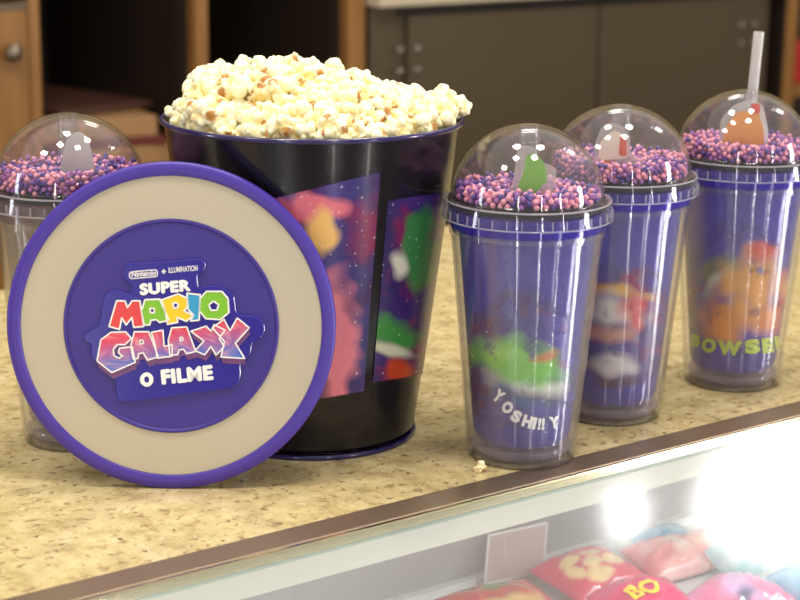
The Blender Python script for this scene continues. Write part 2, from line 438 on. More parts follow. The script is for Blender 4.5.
# ------------------------------------------------------------------ popcorn bucket
BK = Vector((-.0538, 1.1202, 0)); BR, BB, BZ = .0913, .0635, .1956
bk = thing('popcorn_bucket', 'tall black popcorn bucket with purple rim and starry panels', 'bucket', BK)
def bR(z): return BB + (BR - .0022 - BB) * z / BZ
th = .0012
prof = [(0, .004), (bR(0) - .002, .004), (bR(0), .006), (bR(BZ), BZ - .001), (bR(BZ) - th, BZ - .001), (bR(0) - th, .007), (0, .0055)]
obj('bucket_wall', finish(lathe(prof, 128, closed=False), 'wall'), M['black'], bk)
ring = [(BR - .0012 + .0016*cos(a), BZ - .0005 + .0016*sin(a)) for a in [2*pi*i/14 for i in range(14)]]
obj('rolled_rim', finish(lathe(ring, 128), 'rim', sharp=80), M['rim_purple'], bk)['label'] = 'rolled purple rim'
rb = [(BB - .003, 0), (BB + .0006, 0), (BB + .0012, .0015), (BB + .0010, .0022), (BB + .0006, .0030), (BB - .003, .0028)]
obj('base_ring', finish(lathe(rb, 128), 'base', sharp=60), M['rim_purple'], bk)['label'] = 'purple base ring'

def on_cone(px, py, c, r_of_z, lift=.0002):
    """where the sight line through a photo point meets an upright tapered wall standing at c"""
    d = ray(px, py); t = None
    z = .1
    for _ in range(12):
        r = r_of_z(z) + lift
        a = d.x*d.x + d.y*d.y; ox, oy = O.x - c.x, O.y - c.y
        b = 2*(ox*d.x + oy*d.y); cc = ox*ox + oy*oy - r*r
        disc = b*b - 4*a*cc
        if disc < 0: disc = 0
        t = (-b - sqrt(disc)) / (2*a); z = (O + d*t).z
    return O + d*t - c

def fbm(x, y, s, z=0): return noise.fractal(Vector((x*s, y*s, z)), .6, 2.1, 4)
def blob(px, py, cx, cy, rx, ry, rot=0, soft=1.0, w=.35, seed=0):
    wx = px + w*rx*noise.noise(Vector((px*.05, py*.05, seed+3.1))); wy = py + w*ry*noise.noise(Vector((px*.05, py*.05, seed+9.7)))
    a = radians(rot); dx, dy = wx-cx, wy-cy
    x = (dx*cos(a) + dy*sin(a))/rx; y = (-dx*sin(a) + dy*cos(a))/ry
    q = sqrt(x*x + y*y)
    return max(0, min(1, (1 + soft*.5 - q)/soft))
def star(px, py, cell=9, seed=0):
    i, j = math.floor(px/cell), math.floor(py/cell)
    random.seed(i*7349 + j*911 + seed)
    if random.random() > .45: return 0
    sx, sy, r = (i + .2 + .6*random.random())*cell, (j + .2 + .6*random.random())*cell, .35 + .9*random.random()**3
    return max(0, 1 - sqrt((px-sx)**2 + (py-sy)**2)/r)

def cone_grid(c, r_of_z, lift, f0, f1, z0, z1, nf, nz, colour, name):
    """a printed wrap: a thin curved sheet on a tapered wall, f measured from the direction facing the shop"""
    bm = bmesh.new(); V = []
    for j in range(nz+1):
        z = z0 + (z1-z0)*j/nz; r = r_of_z(z) + lift
        V.append([bm.verts.new((r*sin(f0 + (f1-f0)*i/nf), -r*cos(f0 + (f1-f0)*i/nf), z)) for i in range(nf+1)])
    for j in range(nz):
        for i in range(nf): bm.faces.new((V[j][i], V[j][i+1], V[j+1][i+1], V[j+1][i]))
    me = bpy.data.meshes.new(name); 
    for f in bm.faces: f.smooth = True
    bm.to_mesh(me); bm.free()
    def fn(co):
        px, py = proj(co + c); return colour(px, py)
    paint(me, fn)
    return me
def inside(px, py, poly):
    """soft coverage of a convex polygon given clockwise in picture sense"""
    m = 9
    for i in range(len(poly)):
        (x0, y0), (x1, y1) = poly[i], poly[(i+1) % len(poly)]
        l = sqrt((x1-x0)**2 + (y1-y0)**2)
        m = min(m, ((x1-x0)*(py-y0) - (y1-y0)*(px-x0))/l)
    return max(0, min(1, m/.9 + .5))
def space(px, py, hi, lo, mag, seed):
    n = fbm(px, py, .02, seed)*.5 + .5
    c = mixc(lo, hi, n)
    c = mixc(c, mag, max(0, fbm(px, py, .028, seed+20)*1.3 - .05))
    return c
def panel_a(px, py):
    al = inside(px, py, [(255, 203), (380.5, 172), (364, 391), (240, 413)])
    c = space(px, py, lin(74, 60, 138), lin(40, 36, 92), lin(70, 30, 92), 1)
    c = mixc(c, lin(150, 40, 82), .85*blob(px, py, 372, 225, 18, 26, 20, 1.4, .9, 2))
    c = mixc(c, lin(228, 128, 146), blob(px, py, 334, 340, 23, 70, -2, .5, .5, 4))
    c = mixc(c, lin(222, 112, 128), blob(px, py, 312, 208, 32, 16, 6, .5, .5, 5))
    c = mixc(c, lin(240, 190, 110), blob(px, py, 322, 236, 17, 22, 0, .7, .7, 6))
    c = mixc(c, (.9, .9, .95), star(px, py, 8, 5))
    return (*c, al)
def panel_b(px, py):
    al = inside(px, py, [(385, 201), (460, 190), (440, 372), (369.5, 383)])
    c = space(px, py, lin(70, 44, 120), lin(38, 28, 84), lin(120, 34, 84), 11)
    c = mixc(c, lin(60, 128, 68), blob(px, py, 418, 250, 16, 36, 8, .6, .7, 7))
    c = mixc(c, lin(64, 140, 66), blob(px, py, 392, 335, 28, 17, 22, .6, .7, 8))
    c = mixc(c, lin(215, 215, 195), blob(px, py, 399, 263, 9, 13, 0, .8, .6, 9))
    c = mixc(c, lin(205, 208, 185), blob(px, py, 388, 349, 24, 6, 12, .9, .6, 10))
    c = mixc(c, lin(190, 70, 34), blob(px, py, 397, 371, 12, 11, 0, .7, .6, 12))
    c = mixc(c, (.9, .9, .95), star(px, py, 9, 6))
    return (*c, al)
p0 = on_cone(262, 200, BK, bR); 
obj('printed_panel', cone_grid(BK, bR, .00015, -.45, .63, .030, .178, 200, 220, panel_a, 'panel'), M['print'], bk)['label'] = 'starry blue panel with a pink cloud'
obj('printed_panel', cone_grid(BK, bR, .00022, .58, 1.45, .030, .178, 150, 200, panel_b, 'panel'), M['print'], bk)['label'] = 'starry purple panel with a green cloud'

# ------------------------------------------------------------------ popcorn
def popcorn_mesh(seed):
    rnd = random.Random(seed)
    lobes = [(Vector((0, 0, 0)), .50)]
    n = rnd.randint(4, 6)
    for i in range(n):
        for _ in range(60):
            d = Vector((rnd.gauss(0, 1), rnd.gauss(0, 1), rnd.gauss(0, .8))).normalized()
            if all(d.dot(q[0].normalized()) < .35 for q in lobes[1:] if q[1] > .3): break
        l = rnd.uniform(.42, .66); lobes.append((d * l, rnd.uniform(.34, .50)))
        for _ in range(rnd.randint(1, 3)):
            e = (d + Vector((rnd.gauss(0, .5), rnd.gauss(0, .5), rnd.gauss(0, .5)))).normalized()
            lobes.append((e * rnd.uniform(.55, .80), rnd.uniform(.16, .27)))
    hull = Vector((rnd.gauss(0, .4), rnd.gauss(0, .4), -1)).normalized()
    if seed % 2: hull = Vector((rnd.gauss(0, .5), -1, rnd.gauss(0, .5))).normalized()
    hulls = [hull] + [Vector((rnd.gauss(0, 1), rnd.gauss(0, 1), rnd.gauss(0, 1))).normalized() for _ in range(rnd.randint(1, 3))]
    bm = bmesh.new(); bmesh.ops.create_icosphere(bm, subdivisions=4, radius=1)
    cols = []
    for v in bm.verts:
        w = v.co.normalized(); best = 0; second = 0
        for c, r in lobes:
            b = w.dot(c); disc = b*b - (c.length_squared - r*r)
            if disc < 0: continue
            t = b + sqrt(disc)
            if t > best: second = best; best = t
            elif t > second: second = t
        t = best
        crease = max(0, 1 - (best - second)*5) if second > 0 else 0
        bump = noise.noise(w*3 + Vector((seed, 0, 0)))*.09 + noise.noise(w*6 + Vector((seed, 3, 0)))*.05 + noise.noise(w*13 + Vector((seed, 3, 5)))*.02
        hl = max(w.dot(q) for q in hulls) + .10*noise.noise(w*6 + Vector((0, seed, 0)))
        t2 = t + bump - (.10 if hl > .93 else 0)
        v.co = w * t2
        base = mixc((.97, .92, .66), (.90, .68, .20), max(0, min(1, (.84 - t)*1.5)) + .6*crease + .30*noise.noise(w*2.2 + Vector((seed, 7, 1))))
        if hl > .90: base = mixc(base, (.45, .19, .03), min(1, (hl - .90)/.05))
        cols.append((*base, 1))
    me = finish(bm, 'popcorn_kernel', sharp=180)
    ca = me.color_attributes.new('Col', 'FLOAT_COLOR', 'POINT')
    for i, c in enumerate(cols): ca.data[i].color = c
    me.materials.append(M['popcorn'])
    return me
PK = [popcorn_mesh(s) for s in range(12)]
SIL = [(-1.06, -.004), (-1.0, .000), (-.93, .005), (-.84, .011), (-.76, .026), (-.66, .032), (-.55, .030), (-.38, .031), (-.18, .034), (0, .031), (.2, .027), (.38, .022), (.6, .017), (.8, .0125), (.92, .008), (1.0, .002), (1.06, -.002)]
def sil(s):
    for (a, x), (b, y) in zip(SIL, SIL[1:]):
        if a <= s <= b: return x + (y-x)*(s-a)/(b-a)
    return .0
def heap(x, y):
    s = x/BR; w = sqrt(max(.02, 1 - min(1, s*s)))
    q = y/(BR*w)
    return sil(max(-1.05, min(1.05, s))) * max(0, 1 - .95*min(1, abs(q))**2.2) - .002
rnd = random.Random(3)
pts = []
sp = .0113
rows = int(.2/sp)
for layer, dz in ((0, -.006), (1, -.0135)):
    for j in range(-rows, rows):
        for i in range(-rows, rows):
            x = (i + (.5 if j % 2 else 0) + .25*layer)*sp + rnd.uniform(-.0022, .0022); y = (j*.87 + .4*layer)*sp + rnd.uniform(-.0022, .0022)
            rr = sqrt(x*x + y*y)
            lim = BR - .0102
            if rr > lim or y > .060: continue
            if layer and y > .01: continue
            z = BZ + heap(x, y) + dz + rnd.uniform(-.0030, .0045)
            if layer == 0: pts.append((x, y, max(z, BZ + (.0012 if rr > BR - .016 else -.0005))))
            elif z > BZ - .0005 and rr < BR - .02: pts.append((x, y, z))
for k in range(34):
    a = -pi*(.03 + .94*k/33) + rnd.uniform(-.02, .02)
    pts.append((.0772*cos(a), .0772*sin(a), BZ - .0015 + rnd.uniform(-.001, .002)))
top = [p for p in pts]
rnd.shuffle(top)
extra = [(BR*.955, -.012, BZ + .0090), (BR*.86, -.030, BZ + .0065), (BR*.86, .006, BZ + .0115)]
chosen = sorted(top, key=lambda p: (Vector(p) + BK - O).length)[:293] + extra
def add_kernel(p, i, size, label, group):
    o = bpy.data.objects.new('popcorn_kernel', PK[i % len(PK)]); C.objects.link(o)
    o.matrix_world = Matrix.Translation(p) @ Matrix.Rotation(rnd.uniform(0, 2*pi), 4, 'Z') @ Matrix.Rotation(rnd.gauss(0, .9), 4, 'X') @ Matrix.Rotation(rnd.gauss(0, .9), 4, 'Y') @ Matrix.Diagonal((size, size, size, 1))
    tag(o, label, 'popcorn', group); return o
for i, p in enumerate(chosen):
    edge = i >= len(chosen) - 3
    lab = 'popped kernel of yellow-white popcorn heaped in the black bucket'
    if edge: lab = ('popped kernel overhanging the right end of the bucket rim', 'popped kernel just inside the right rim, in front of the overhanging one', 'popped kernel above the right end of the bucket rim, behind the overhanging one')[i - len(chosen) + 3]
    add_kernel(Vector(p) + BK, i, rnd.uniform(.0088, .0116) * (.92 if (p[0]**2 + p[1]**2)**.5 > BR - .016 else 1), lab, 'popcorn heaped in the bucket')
# the mass of kernels underneath, which nobody could count
bm = bmesh.new(); NR, NA = 30, 72; V = [[bm.verts.new((0, 0, BZ + heap(0, 0) - .013))]]
for i in range(1, NR+1):
    r = (BR - .0045)*i/NR; row = []
    for k in range(NA):
        a = 2*pi*k/NA; x, y = r*cos(a), r*sin(a)
        row.append(bm.verts.new((x, y, max(BZ - .012, BZ + heap(x, y) - .013) + .004*noise.noise(Vector((x*130, y*130, 0))))))
    V.append(row)
for k in range(NA): bm.faces.new((V[0][0], V[1][k], V[1][(k+1) % NA]))
for i in range(1, NR):
    for k in range(NA): bm.faces.new((V[i][k], V[i+1][k], V[i+1][(k+1) % NA], V[i][(k+1) % NA]))
low = [bm.verts.new((bR(.14)*.97*cos(2*pi*k/NA), bR(.14)*.97*sin(2*pi*k/NA), .14)) for k in range(NA)]
for k in range(NA): bm.faces.new((V[NR][k], low[k], low[(k+1) % NA], V[NR][(k+1) % NA]))
bm.faces.new(low[::-1])
me = finish(bm, 'popcorn_mass', sharp=180)
paint(me, lambda co: (*mixc((.95, .88, .60), (.88, .70, .30), .5 + .8*noise.noise(co*160)), 1))
pmass = obj('popcorn_pile', me, M['popcorn']); pmass.location = BK
tag(pmass, 'packed popcorn filling the black bucket beneath the top kernels', 'popcorn', 'popcorn heaped in the bucket', 'stuff')
# crumb on the counter
cr = at_z(480, 467, .003)
add_kernel(cr, 1, .0042, 'tiny popcorn crumb on the counter at the front tumbler foot', None)

# ------------------------------------------------------------------ tumblers
ZR, RR, RB = .1566, .0488, .0315
def oR(z): return RB + .0008 + (.0436 - RB)*max(0, z)/.136
def lR(z): return oR(z) - .0046
shell_prof = [(0, .0022), (RB - .004, .0022), (RB - .004, 0), (RB - .0015, 0), (RB + .0004, .0012), (oR(.006), .006), (oR(.136), .136), (oR(.136) + .0012, .1365), (oR(.136) + .0012, .140),
              (oR(.136), .140), (oR(.136) - .0012, .136), (oR(.008) - .0012, .008), (RB - .004, .0038), (0, .0036)]
SHELL = finish(lathe(shell_prof, 96, closed=False), 'shell', sharp=50)
lin_prof = [(0, .0105), (lR(0) - .006, .0105), (lR(.012) - .0018, .0122), (lR(.016), .017), (lR(.130), .130), (lR(.136) + .0005, .1390), (lR(.132) + .0055, .1405), (lR(.132) + .0068, .1515), (lR(.132) + .0058, .1515),
            (lR(.132) + .0045, .1418), (lR(.134) - .0005, .1395), (lR(.128) - .001, .130), (lR(.018) - .001, .018), (lR(.012) - .003, .0132), (0, .0117)]
LINER = finish(lathe(lin_prof, 96, closed=False), 'liner', sharp=50)
def collar_bm():
    z0, z1 = ZR - .0108, ZR
    prof = [(.0450, z0), (RR + .0009, z0), (RR + .0014, z0 + .0007), (RR + .0011, z0 + .0016), (RR + .0003, z1 - .0012), (RR - .0004, z1), (.0450, z1), (.0450, z1 - .0012), (RR - .0014, z1 - .0014), (RR - .0006, z0 + .0016), (.0450, z0 + .0012)]
    bm = lathe(prof, 120)
    for zc, rr_ in ((ZR - .0150, .0452), (ZR - .0185, .0446)):
        pr = [(rr_ - .0015 + .0011*cos(t), zc + .0011*sin(t)) for t in [2*pi*k/8 for k in range(8)]]
        b2 = lathe(pr, 96); tmp = bpy.data.meshes.new('t'); b2.to_mesh(tmp); b2.free(); bm.from_mesh(tmp); bpy.data.meshes.remove(tmp)
    b2 = lathe([(.0430, ZR - .0195), (.0440, ZR - .0195), (.0447, z0 + .001), (.0438, z0 + .001)], 96)
    tmp = bpy.data.meshes.new('t'); b2.to_mesh(tmp); b2.free(); bm.from_mesh(tmp); bpy.data.meshes.remove(tmp)
    return bm
def ribs_bm():
    bm = bmesh.new()
    for i in range(36):
        a = 2*pi*i/36 + .05
        r = bmesh.ops.create_cube(bm, size=1)
        mt = Matrix.Rotation(a, 4, 'Z') @ Matrix.Translation((RR + .0006, 0, ZR - .0072)) @ Matrix.Diagonal((.0010, .0006, .0050, 1))
        for v in r['verts']: v.co = mt @ v.co
    for rr_, zc, q_ in ((RR - .0004, ZR - .0001, .0006), (RR + .0010, ZR - .0102, .0005)):
        b2 = lathe([(rr_ + q_*cos(t), zc + q_*sin(t)) for t in [2*pi*k/8 for k in range(8)]], 120); tmp = bpy.data.meshes.new('t'); b2.to_mesh(tmp); b2.free(); bm.from_mesh(tmp); bpy.data.meshes.remove(tmp)
    return bm
RIBS = finish(ribs_bm(), 'ribs', sharp=50)
COLLAR = finish(collar_bm(), 'collar', sharp=40)
GASKET = finish(lathe([(0, ZR - .0036), (.0464, ZR - .0036), (.0468, ZR - .0033), (.0468, ZR - .0010), (.0464, ZR - .0007), (0, ZR - .0007)], 96, closed=False), 'gasket')
BASE = finish(lathe([(0, .0039), (RB - .0045, .0039), (RB - .0012, .0085), (RB - .0018, .0098), (0, .0098)], 64, closed=False), 'base', sharp=50)
DA, DC, HR = .0447, .0434, .0062
outp = []; inp = []
t1 = math.acos(HR/DA)
for k in range(29):
    t = t1*k/28; outp.append((DA*cos(t), ZR + DC*sin(t)))
    inp.append(((DA - .0014)*cos(t) if k < 28 else HR, ZR + (DC - .0014)*sin(t)))
DOME = finish(lathe([(DA + .0016, ZR + .0001), (DA + .0016, ZR + .0012), (DA + .0002, ZR + .0016)] + outp[1:] + inp[::-1][:-1] + [(DA - .0014, ZR + .0001)], 96), 'dome', sharp=60)
CH = finish(lathe([(.0052, ZR + .0002), (.0061, ZR + .0002), (.0061, ZR + .0425), (.0052, ZR + .0425)], 32), 'channel', sharp=60)
def charm_mesh(w, h, z0, outline):
    me = poly_mesh([rounded([(x*w, z*h) for x, z in outline], .006)], .0008, bevel=.0003)
    for v in me.vertices: v.co = Vector((v.co.x, -v.co.z, v.co.y + z0))
    return me

YR = [lin(236, 132, 168), lin(150, 80, 160), lin(70, 50, 140)]
def bead_level(kind, x, y):
    n = .0022*noise.noise(Vector((x*45, y*45, kind*5.0)))
    e = (x*x + y*y)/(DA*DA)
    if kind == 0: return .0052 - .055*x + n + .001*e
    if kind == 1: return .0068 + .0045*e + n - .02*x
    if kind == 2: return .0066 + .0035*e + n - .03*x
    return .0085 + .0035*e + n + .03*x
BRAD = .00175
CUPS = []
def make_cup(kind, c, label):
    t = thing('tumbler', label, 'tumbler', c, 0, 'domed tumblers on the counter')
    obj('outer_shell', SHELL, M['shell'], t)
    obj('inner_liner', LINER if kind != 3 else LINER.copy(), M['liner'] if kind != 3 else M['liner_pale'], t)
    obj('thick_base', BASE, M['base'], t)
    col_ = obj('lid_collar', COLLAR, M['collar'], t)
    obj('grip_ribs', RIBS, M['ribs'], col_)
    obj('gasket', GASKET, M['gasket'], t)
    d = obj('dome', DOME, M['dome'], t)
    obj('straw_channel', CH, M['channel'], d)
    CUPS.append((kind, c, t)); return t
FC, MC, RC, LC = Vector((.0738, 1.0737, 0)), Vector((.1365, 1.1600, 0)), Vector((.2282, 1.2380, 0)), Vector((-.1970, 1.0975, 0))
LINER_PALE = None
t_f = make_cup(0, FC, 'domed tumbler nearest the counter edge, white arced lettering under a green print')
t_m = make_cup(1, MC, 'domed tumbler partly behind the front one, with white and red print')
t_r = make_cup(2, RC, 'rear right domed tumbler with lime lettering, orange print and a straw on top')
t_l = make_cup(3, LC, 'domed tumbler half hidden behind the round lid at the left')
for ob in t_l.children:
    if ob.name.startswith('inner_liner'):
        ob.data.materials.clear(); ob.data.materials.append(M['liner_pale'])

# prints
def wrap_front(px, py):
    ed = blob(px, py, 521, 362, 60, 66, 0, .25, .25, 31)
    ed = ed*max(0, min(1, 1.4 + fbm(px, py, .05, 3)))
    c = space(px, py, lin(72, 58, 168), lin(40, 32, 104), lin(96, 26, 92), 31)
    c = mixc(c, lin(40, 96, 150), .9*blob(px, py, 520, 385, 30, 16, 25, 1.2, .6, 32))
    c = mixc(c, lin(60, 30, 70), .9*blob(px, py, 545, 390, 26, 12, 0, 1.2, .6, 33))
    c = mixc(c, lin(214, 216, 206), blob(px, py, 530, 384, 34, 9, 14, 1.0, .6, 39))
    c = mixc(c, lin(112, 190, 64), blob(px, py, 518, 363, 44, 20, 16, .7, .5, 35))
    c = mixc(c, lin(150, 210, 96), .7*blob(px, py, 500, 350, 20, 10, 16, 1.2, .8, 34))
    c = mixc(c, lin(206, 90, 60), .8*blob(px, py, 546, 356, 12, 4, -20, 1.2, .6, 38))
    c = mixc(c, (.95, .95, 1), star(px, py, 12, 1))
    return (*c, ed)
def wrap_mid(px, py):
    ed = blob(px, py, 622, 330, 48, 58, 0, .3, .3, 41)*max(0, min(1, 1.4 + fbm(px, py, .05, 4)))
    c = space(px, py, lin(84, 52, 140), lin(52, 34, 104), lin(140, 30, 72), 41)
    c = mixc(c, lin(150, 26, 70), .9*blob(px, py, 640, 280, 20, 14, 0, 1, .8, 42))
    c = mixc(c, lin(228, 170, 50), .9*blob(px, py, 618, 291, 26, 6, 10, .9, .6, 45))
    c = mixc(c, lin(224, 214, 206), blob(px, py, 610, 310, 32, 15, 10, .8, .6, 43))
    c = mixc(c, lin(206, 54, 50), .9*blob(px, py, 634, 312, 12, 16, 10, .9, .8, 44))
    c = mixc(c, lin(208, 146, 120), .9*blob(px, py, 606, 334, 24, 9, 6, .9, .6, 46))
    c = mixc(c, lin(50, 58, 150), .8*blob(px, py, 600, 352, 28, 8, 0, .9, .6, 47))
    c = mixc(c, lin(218, 212, 212), .9*blob(px, py, 612, 366, 24, 10, 0, .9, .6, 48))
    c = mixc(c, lin(88, 44, 52), .9*blob(px, py, 612, 383, 30, 6, 5, .9, .5, 50))
    return (*c, ed)
def wrap_right(px, py):
    ed = blob(px, py, 738, 290, 56, 60, 0, .25, .3, 51)*max(0, min(1, 1.4 + fbm(px, py, .05, 5)))
    c = space(px, py, lin(86, 70, 170), lin(52, 42, 120), lin(112, 36, 100), 51)
    c = mixc(c, lin(168, 40, 74), .9*blob(px, py, 784, 305, 8, 26, 0, 1, .7, 52))
    c = mixc(c, lin(112, 122, 84), blob(px, py, 722, 272, 14, 22, 40, .6, .5, 53))
    c = mixc(c, lin(196, 190, 168), blob(px, py, 716, 280, 5, 20, 30, .9, .5, 54))
    c = mixc(c, lin(224, 158, 74), blob(px, py, 750, 286, 28, 32, 10, .7, .5, 55))
    c = mixc(c, lin(222, 142, 60), blob(px, py, 722, 322, 22, 20, 10, .7, .6, 57))
    c = mixc(c, lin(214, 132, 62), .9*blob(px, py, 766, 322, 14, 16, 0, .8, .6, 58))
    c = mixc(c, lin(202, 60, 44), .8*blob(px, py, 764, 252, 16, 9, 0, .9, .6, 59))
    return (*c, ed)
for t, c, fn, lab in ((t_f, FC, wrap_front, 'dark violet cloud print with green patches'), (t_m, MC, wrap_mid, 'violet cloud print with white and red patches'), (t_r, RC, wrap_right, 'violet cloud print with orange patches')):
    obj('printed_wrap', cone_grid(c, lR, .00025, -1.45, 1.45, .026, .118, 130, 130, fn, 'wrap'), M['print'], t)['label'] = lab

def letter_on(t, c, ch, cx, cy, w, h, rot, mat, name='lettering', lift=.0005, bold=.07):
    me = text_mesh(ch, bold); a = radians(rot); w *= 1.18; h *= 1.22
    def f(co):
        x, y = (co.x - .5)*w, (.5 - co.y)*h
        return on_cone(cx + x*cos(a) - y*sin(a), cy + x*sin(a) + y*cos(a), c, lR, lift)
    map_mesh(me, f, 2)
    return me
def word(t, c, spec, mat, lab):
    me = join_meshes('lettering', [(letter_on(t, c, *s, None), 0) for s in spec])
    obj('lettering', me, mat, t)['label'] = lab
word(t_f, FC, [('Y', 498.5, 396, 8.5, 10.5, 38), ('O', 507.5, 407.5, 9, 10, 36), ('S', 516.5, 416.5, 8, 10, 27), ('H', 527.5, 421.5, 8.5, 10, 18), ('I', 534.5, 423.3, 3, 10, 14), ('!', 539.5, 424, 2.6, 10, 8), ('!', 543.3, 424, 2.6, 10, 4), ('Y', 554.5, 422.5, 9, 10, -6)], M['white'], 'white lettering in an arc')
word(t_r, RC, [('B', 695.5, 340.5, 8, 10, 8), ('O', 709, 345.5, 12, 12, 8), ('W', 729.5, 348, 21, 12, 4), ('S', 752.5, 346.5, 13, 12, -4), ('E', 768, 345.5, 10, 12, -6), ('R', 778.5, 342.5, 6, 11, -8)], M['lime'], 'lime green lettering')

# dome charms: clear acrylic plates with a plain colour patch
def charm(t, c, cx, base_py, w, h, outline, patches, dy, back=False, lab=''):
    z0 = ZR + .0004
    d = ray(cx, base_py); P = None
    # stand it a little in front of the straw channel
    k = (c.y + dy - O.y)/d.y; P = O + d*k
    dome = [o for o in t.children if o.name.startswith('dome')][0]
    me = charm_mesh(w, h, 0, outline)
    ob = obj('dome_charm', me, M['charm_back'] if back else M['charm'], dome, (P.x - c.x, dy, z0)); ob['label'] = lab
    for pk_, (loops, col) in enumerate(patches):
        q = poly_mesh([rounded([(x*w, z*h) for x, z in loops], .004)], .00012)
        for v in q.vertices: v.co = Vector((v.co.x, -v.co.z - .0013 - .00026*pk_, v.co.y))
        obj('charm_print', q, principled('charm_ink', col, .35), ob)
    return ob
egg = lambda cx, cy, rx, ry, n=14: [(cx + rx*cos(2*pi*k/n), cy + ry*sin(2*pi*k/n)) for k in range(n)]
charm(t_f, FC, 530, 186, .0285, .0325, [(-.50, .0), (.38, .0), (.52, .35), (.50, .62), (.12, .72), (.10, .95), (-.15, 1.0), (-.28, .9), (-.32, .35)],
      [([(-.18, .06), (.16, .05), (.22, .30), (.34, .34), (.30, .66), (.12, .86), (-.10, .84), (-.12, .55), (-.26, .30)], lin(112, 176, 52)), ([(.16, .04), (.36, .05), (.36, .20), (.18, .18)], lin(226, 110, 50))], -.0125, lab='clear charm with green patches')
charm(t_m, MC, 618, 160, .0345, .0335, [(-.42, .0), (.46, .0), (.50, .22), (.20, .42), (.18, .8), (-.05, 1.0), (-.30, .95), (-.44, .55)],
      [([(-.36, .30), (.18, .34), (.14, .74), (-.10, .88), (-.34, .66)], lin(226, 208, 192)), ([(.0, .40), (.16, .38), (.13, .72), (.02, .78)], lin(204, 84, 60)), ([(-.36, .05), (.40, .05), (.42, .24), (-.34, .32)], lin(196, 112, 64))], -.0125, lab='clear charm with white and red patches')
charm(t_r, RC, 742, 142, .034, .038, [(-.48, .0), (.46, .0), (.50, .45), (.34, .95), (.10, 1.0), (-.22, .9), (-.46, .62), (-.40, .3)],
      [([(-.40, .05), (.40, .05), (.42, .45), (.26, .84), (-.14, .80), (-.36, .5)], lin(212, 136, 52)), ([(.12, .78), (.32, .76), (.30, .95), (.12, .95)], lin(204, 52, 46))], -.0135, lab='clear charm with orange patches')
charm(t_l, LC, 78, 182, .0205, .033, [(-.5, .0), (.5, .0), (.46, .5), (.30, .92), (.0, 1.0), (-.28, .86), (-.44, .5)], [], -.006, back=True, lab='milky back of the charm')

# straw
st = lathe([(.0036, 0), (.0036, .225), (.0031, .225), (.0031, 0)], 32)
o = obj('drinking_straw', finish(st, 'straw', sharp=60), M['straw'])
o.matrix_world = Matrix.Translation(RC + Vector((-.0058, 0, .0135))) @ Matrix.Rotation(radians(2.9), 4, 'Y')
tag(o, 'milky translucent straw standing out of the rear right tumbler', 'straw')

# beads
def bead_mesh(sub, name):
    bm = bmesh.new(); bmesh.ops.create_icosphere(bm, subdivisions=sub, radius=BRAD)
    return finish(bm, name, sharp=180)
BM = {}
for i, cn in enumerate(('pink', 'lilac', 'blue')):
    b = bead_mesh(2, 'bead'); b.materials.append(M['bead_' + cn]); BM[i] = b
rb = random.Random(11)
single = []; rest = []
for kind, c, t in CUPS:
    P = []; grid = {}; cell = 2*BRAD
    def drop(x, y):
        z = ZR + .0003 + BRAD; ci, cj = math.floor(x/cell), math.floor(y/cell)
        for i in (ci-1, ci, ci+1):
            for j in (cj-1, cj, cj+1):
                for (a, b_, c_) in grid.get((i, j), ()):
                    q = (x-a)**2 + (y-b_)**2
                    if q < cell*cell: z = max(z, c_ + sqrt(cell*cell - q))
        return z
    misses = 0
    while misses < 500:
        best = None
        for _ in range(7):
            a = rb.uniform(0, 2*pi); r = (DA - .0016 - BRAD)*sqrt(rb.random())
            if rb.random() < .25: r = DA - .0018 - BRAD
            x, y = r*cos(a), r*sin(a)
            if r < .0061 + BRAD: continue
            if abs(y + .0128) < .0016 + BRAD and kind < 3 and abs(x) < .0165: continue
            z = drop(x, y); h = (z - ZR + BRAD*.5)/DC
            lim = (DA - .0014)*sqrt(max(0, 1 - h*h)) - BRAD - .0001
            if r > lim:
                f = lim/r; x *= f; y *= f; z = drop(x, y)
            if best is None or z < best[2]: best = (x, y, z, lim)
        if best is None: continue
        x, y, z, lim = best
        if z - ZR > bead_level(kind, x, y) + BRAD: misses += 1; continue
        grid.setdefault((math.floor(x/cell), math.floor(y/cell)), []).append((x, y, z))
        P.append((x, y, z, 0, sqrt(x*x + y*y) > lim - cell*.7, lim))
    s = cell
    for (x, y, z, l, wall, lim) in P:
        topmost = z - ZR > bead_level(kind, x, y) + BRAD - s*1.65
        col = rb.choices((0, 1, 2), (.40, .34, .26))[0]
        w = Vector((x, y, z)) + c
        vis = topmost or (wall and y < 0)
        (single if kind == 0 and vis else rest).append((w, col))
single.sort(key=lambda q: (q[0] - O).length)
rest += single[300:]; single = single[:300]
CN = ('pink', 'lilac', 'dark blue')
for w, col in single:
    o = bpy.data.objects.new('bead', BM[col]); C.objects.link(o); o.location = w
    tag(o, 'tiny glossy %s bead inside the dome of the front tumbler' % CN[col], 'bead', '%s beads in the front tumbler dome' % CN[col])
proto = bead_mesh(1, 'tmp')
pv = [v.co.copy() for v in proto.vertices]; pf = [tuple(p.vertices) for p in proto.polygons]
vs, fs, mi = [], [], []
for w, col in rest:
    k = len(vs); vs += [w + q for q in pv]; fs += [tuple(i + k for i in f) for f in pf]; mi += [col]*len(pf)
me = bpy.data.meshes.new('beads'); me.from_pydata(vs, [], fs)
me.polygons.foreach_set('material_index', mi); me.polygons.foreach_set('use_smooth', [True]*len(fs))
bo = obj('loose_beads', me, [M['bead_pink'], M['bead_lilac'], M['bead_blue']])
tag(bo, 'mass of pink, lilac and dark blue beads in the tumbler domes', 'beads', None, 'stuff')
print('beads', len(single), len(rest), 'kernels', len(chosen))

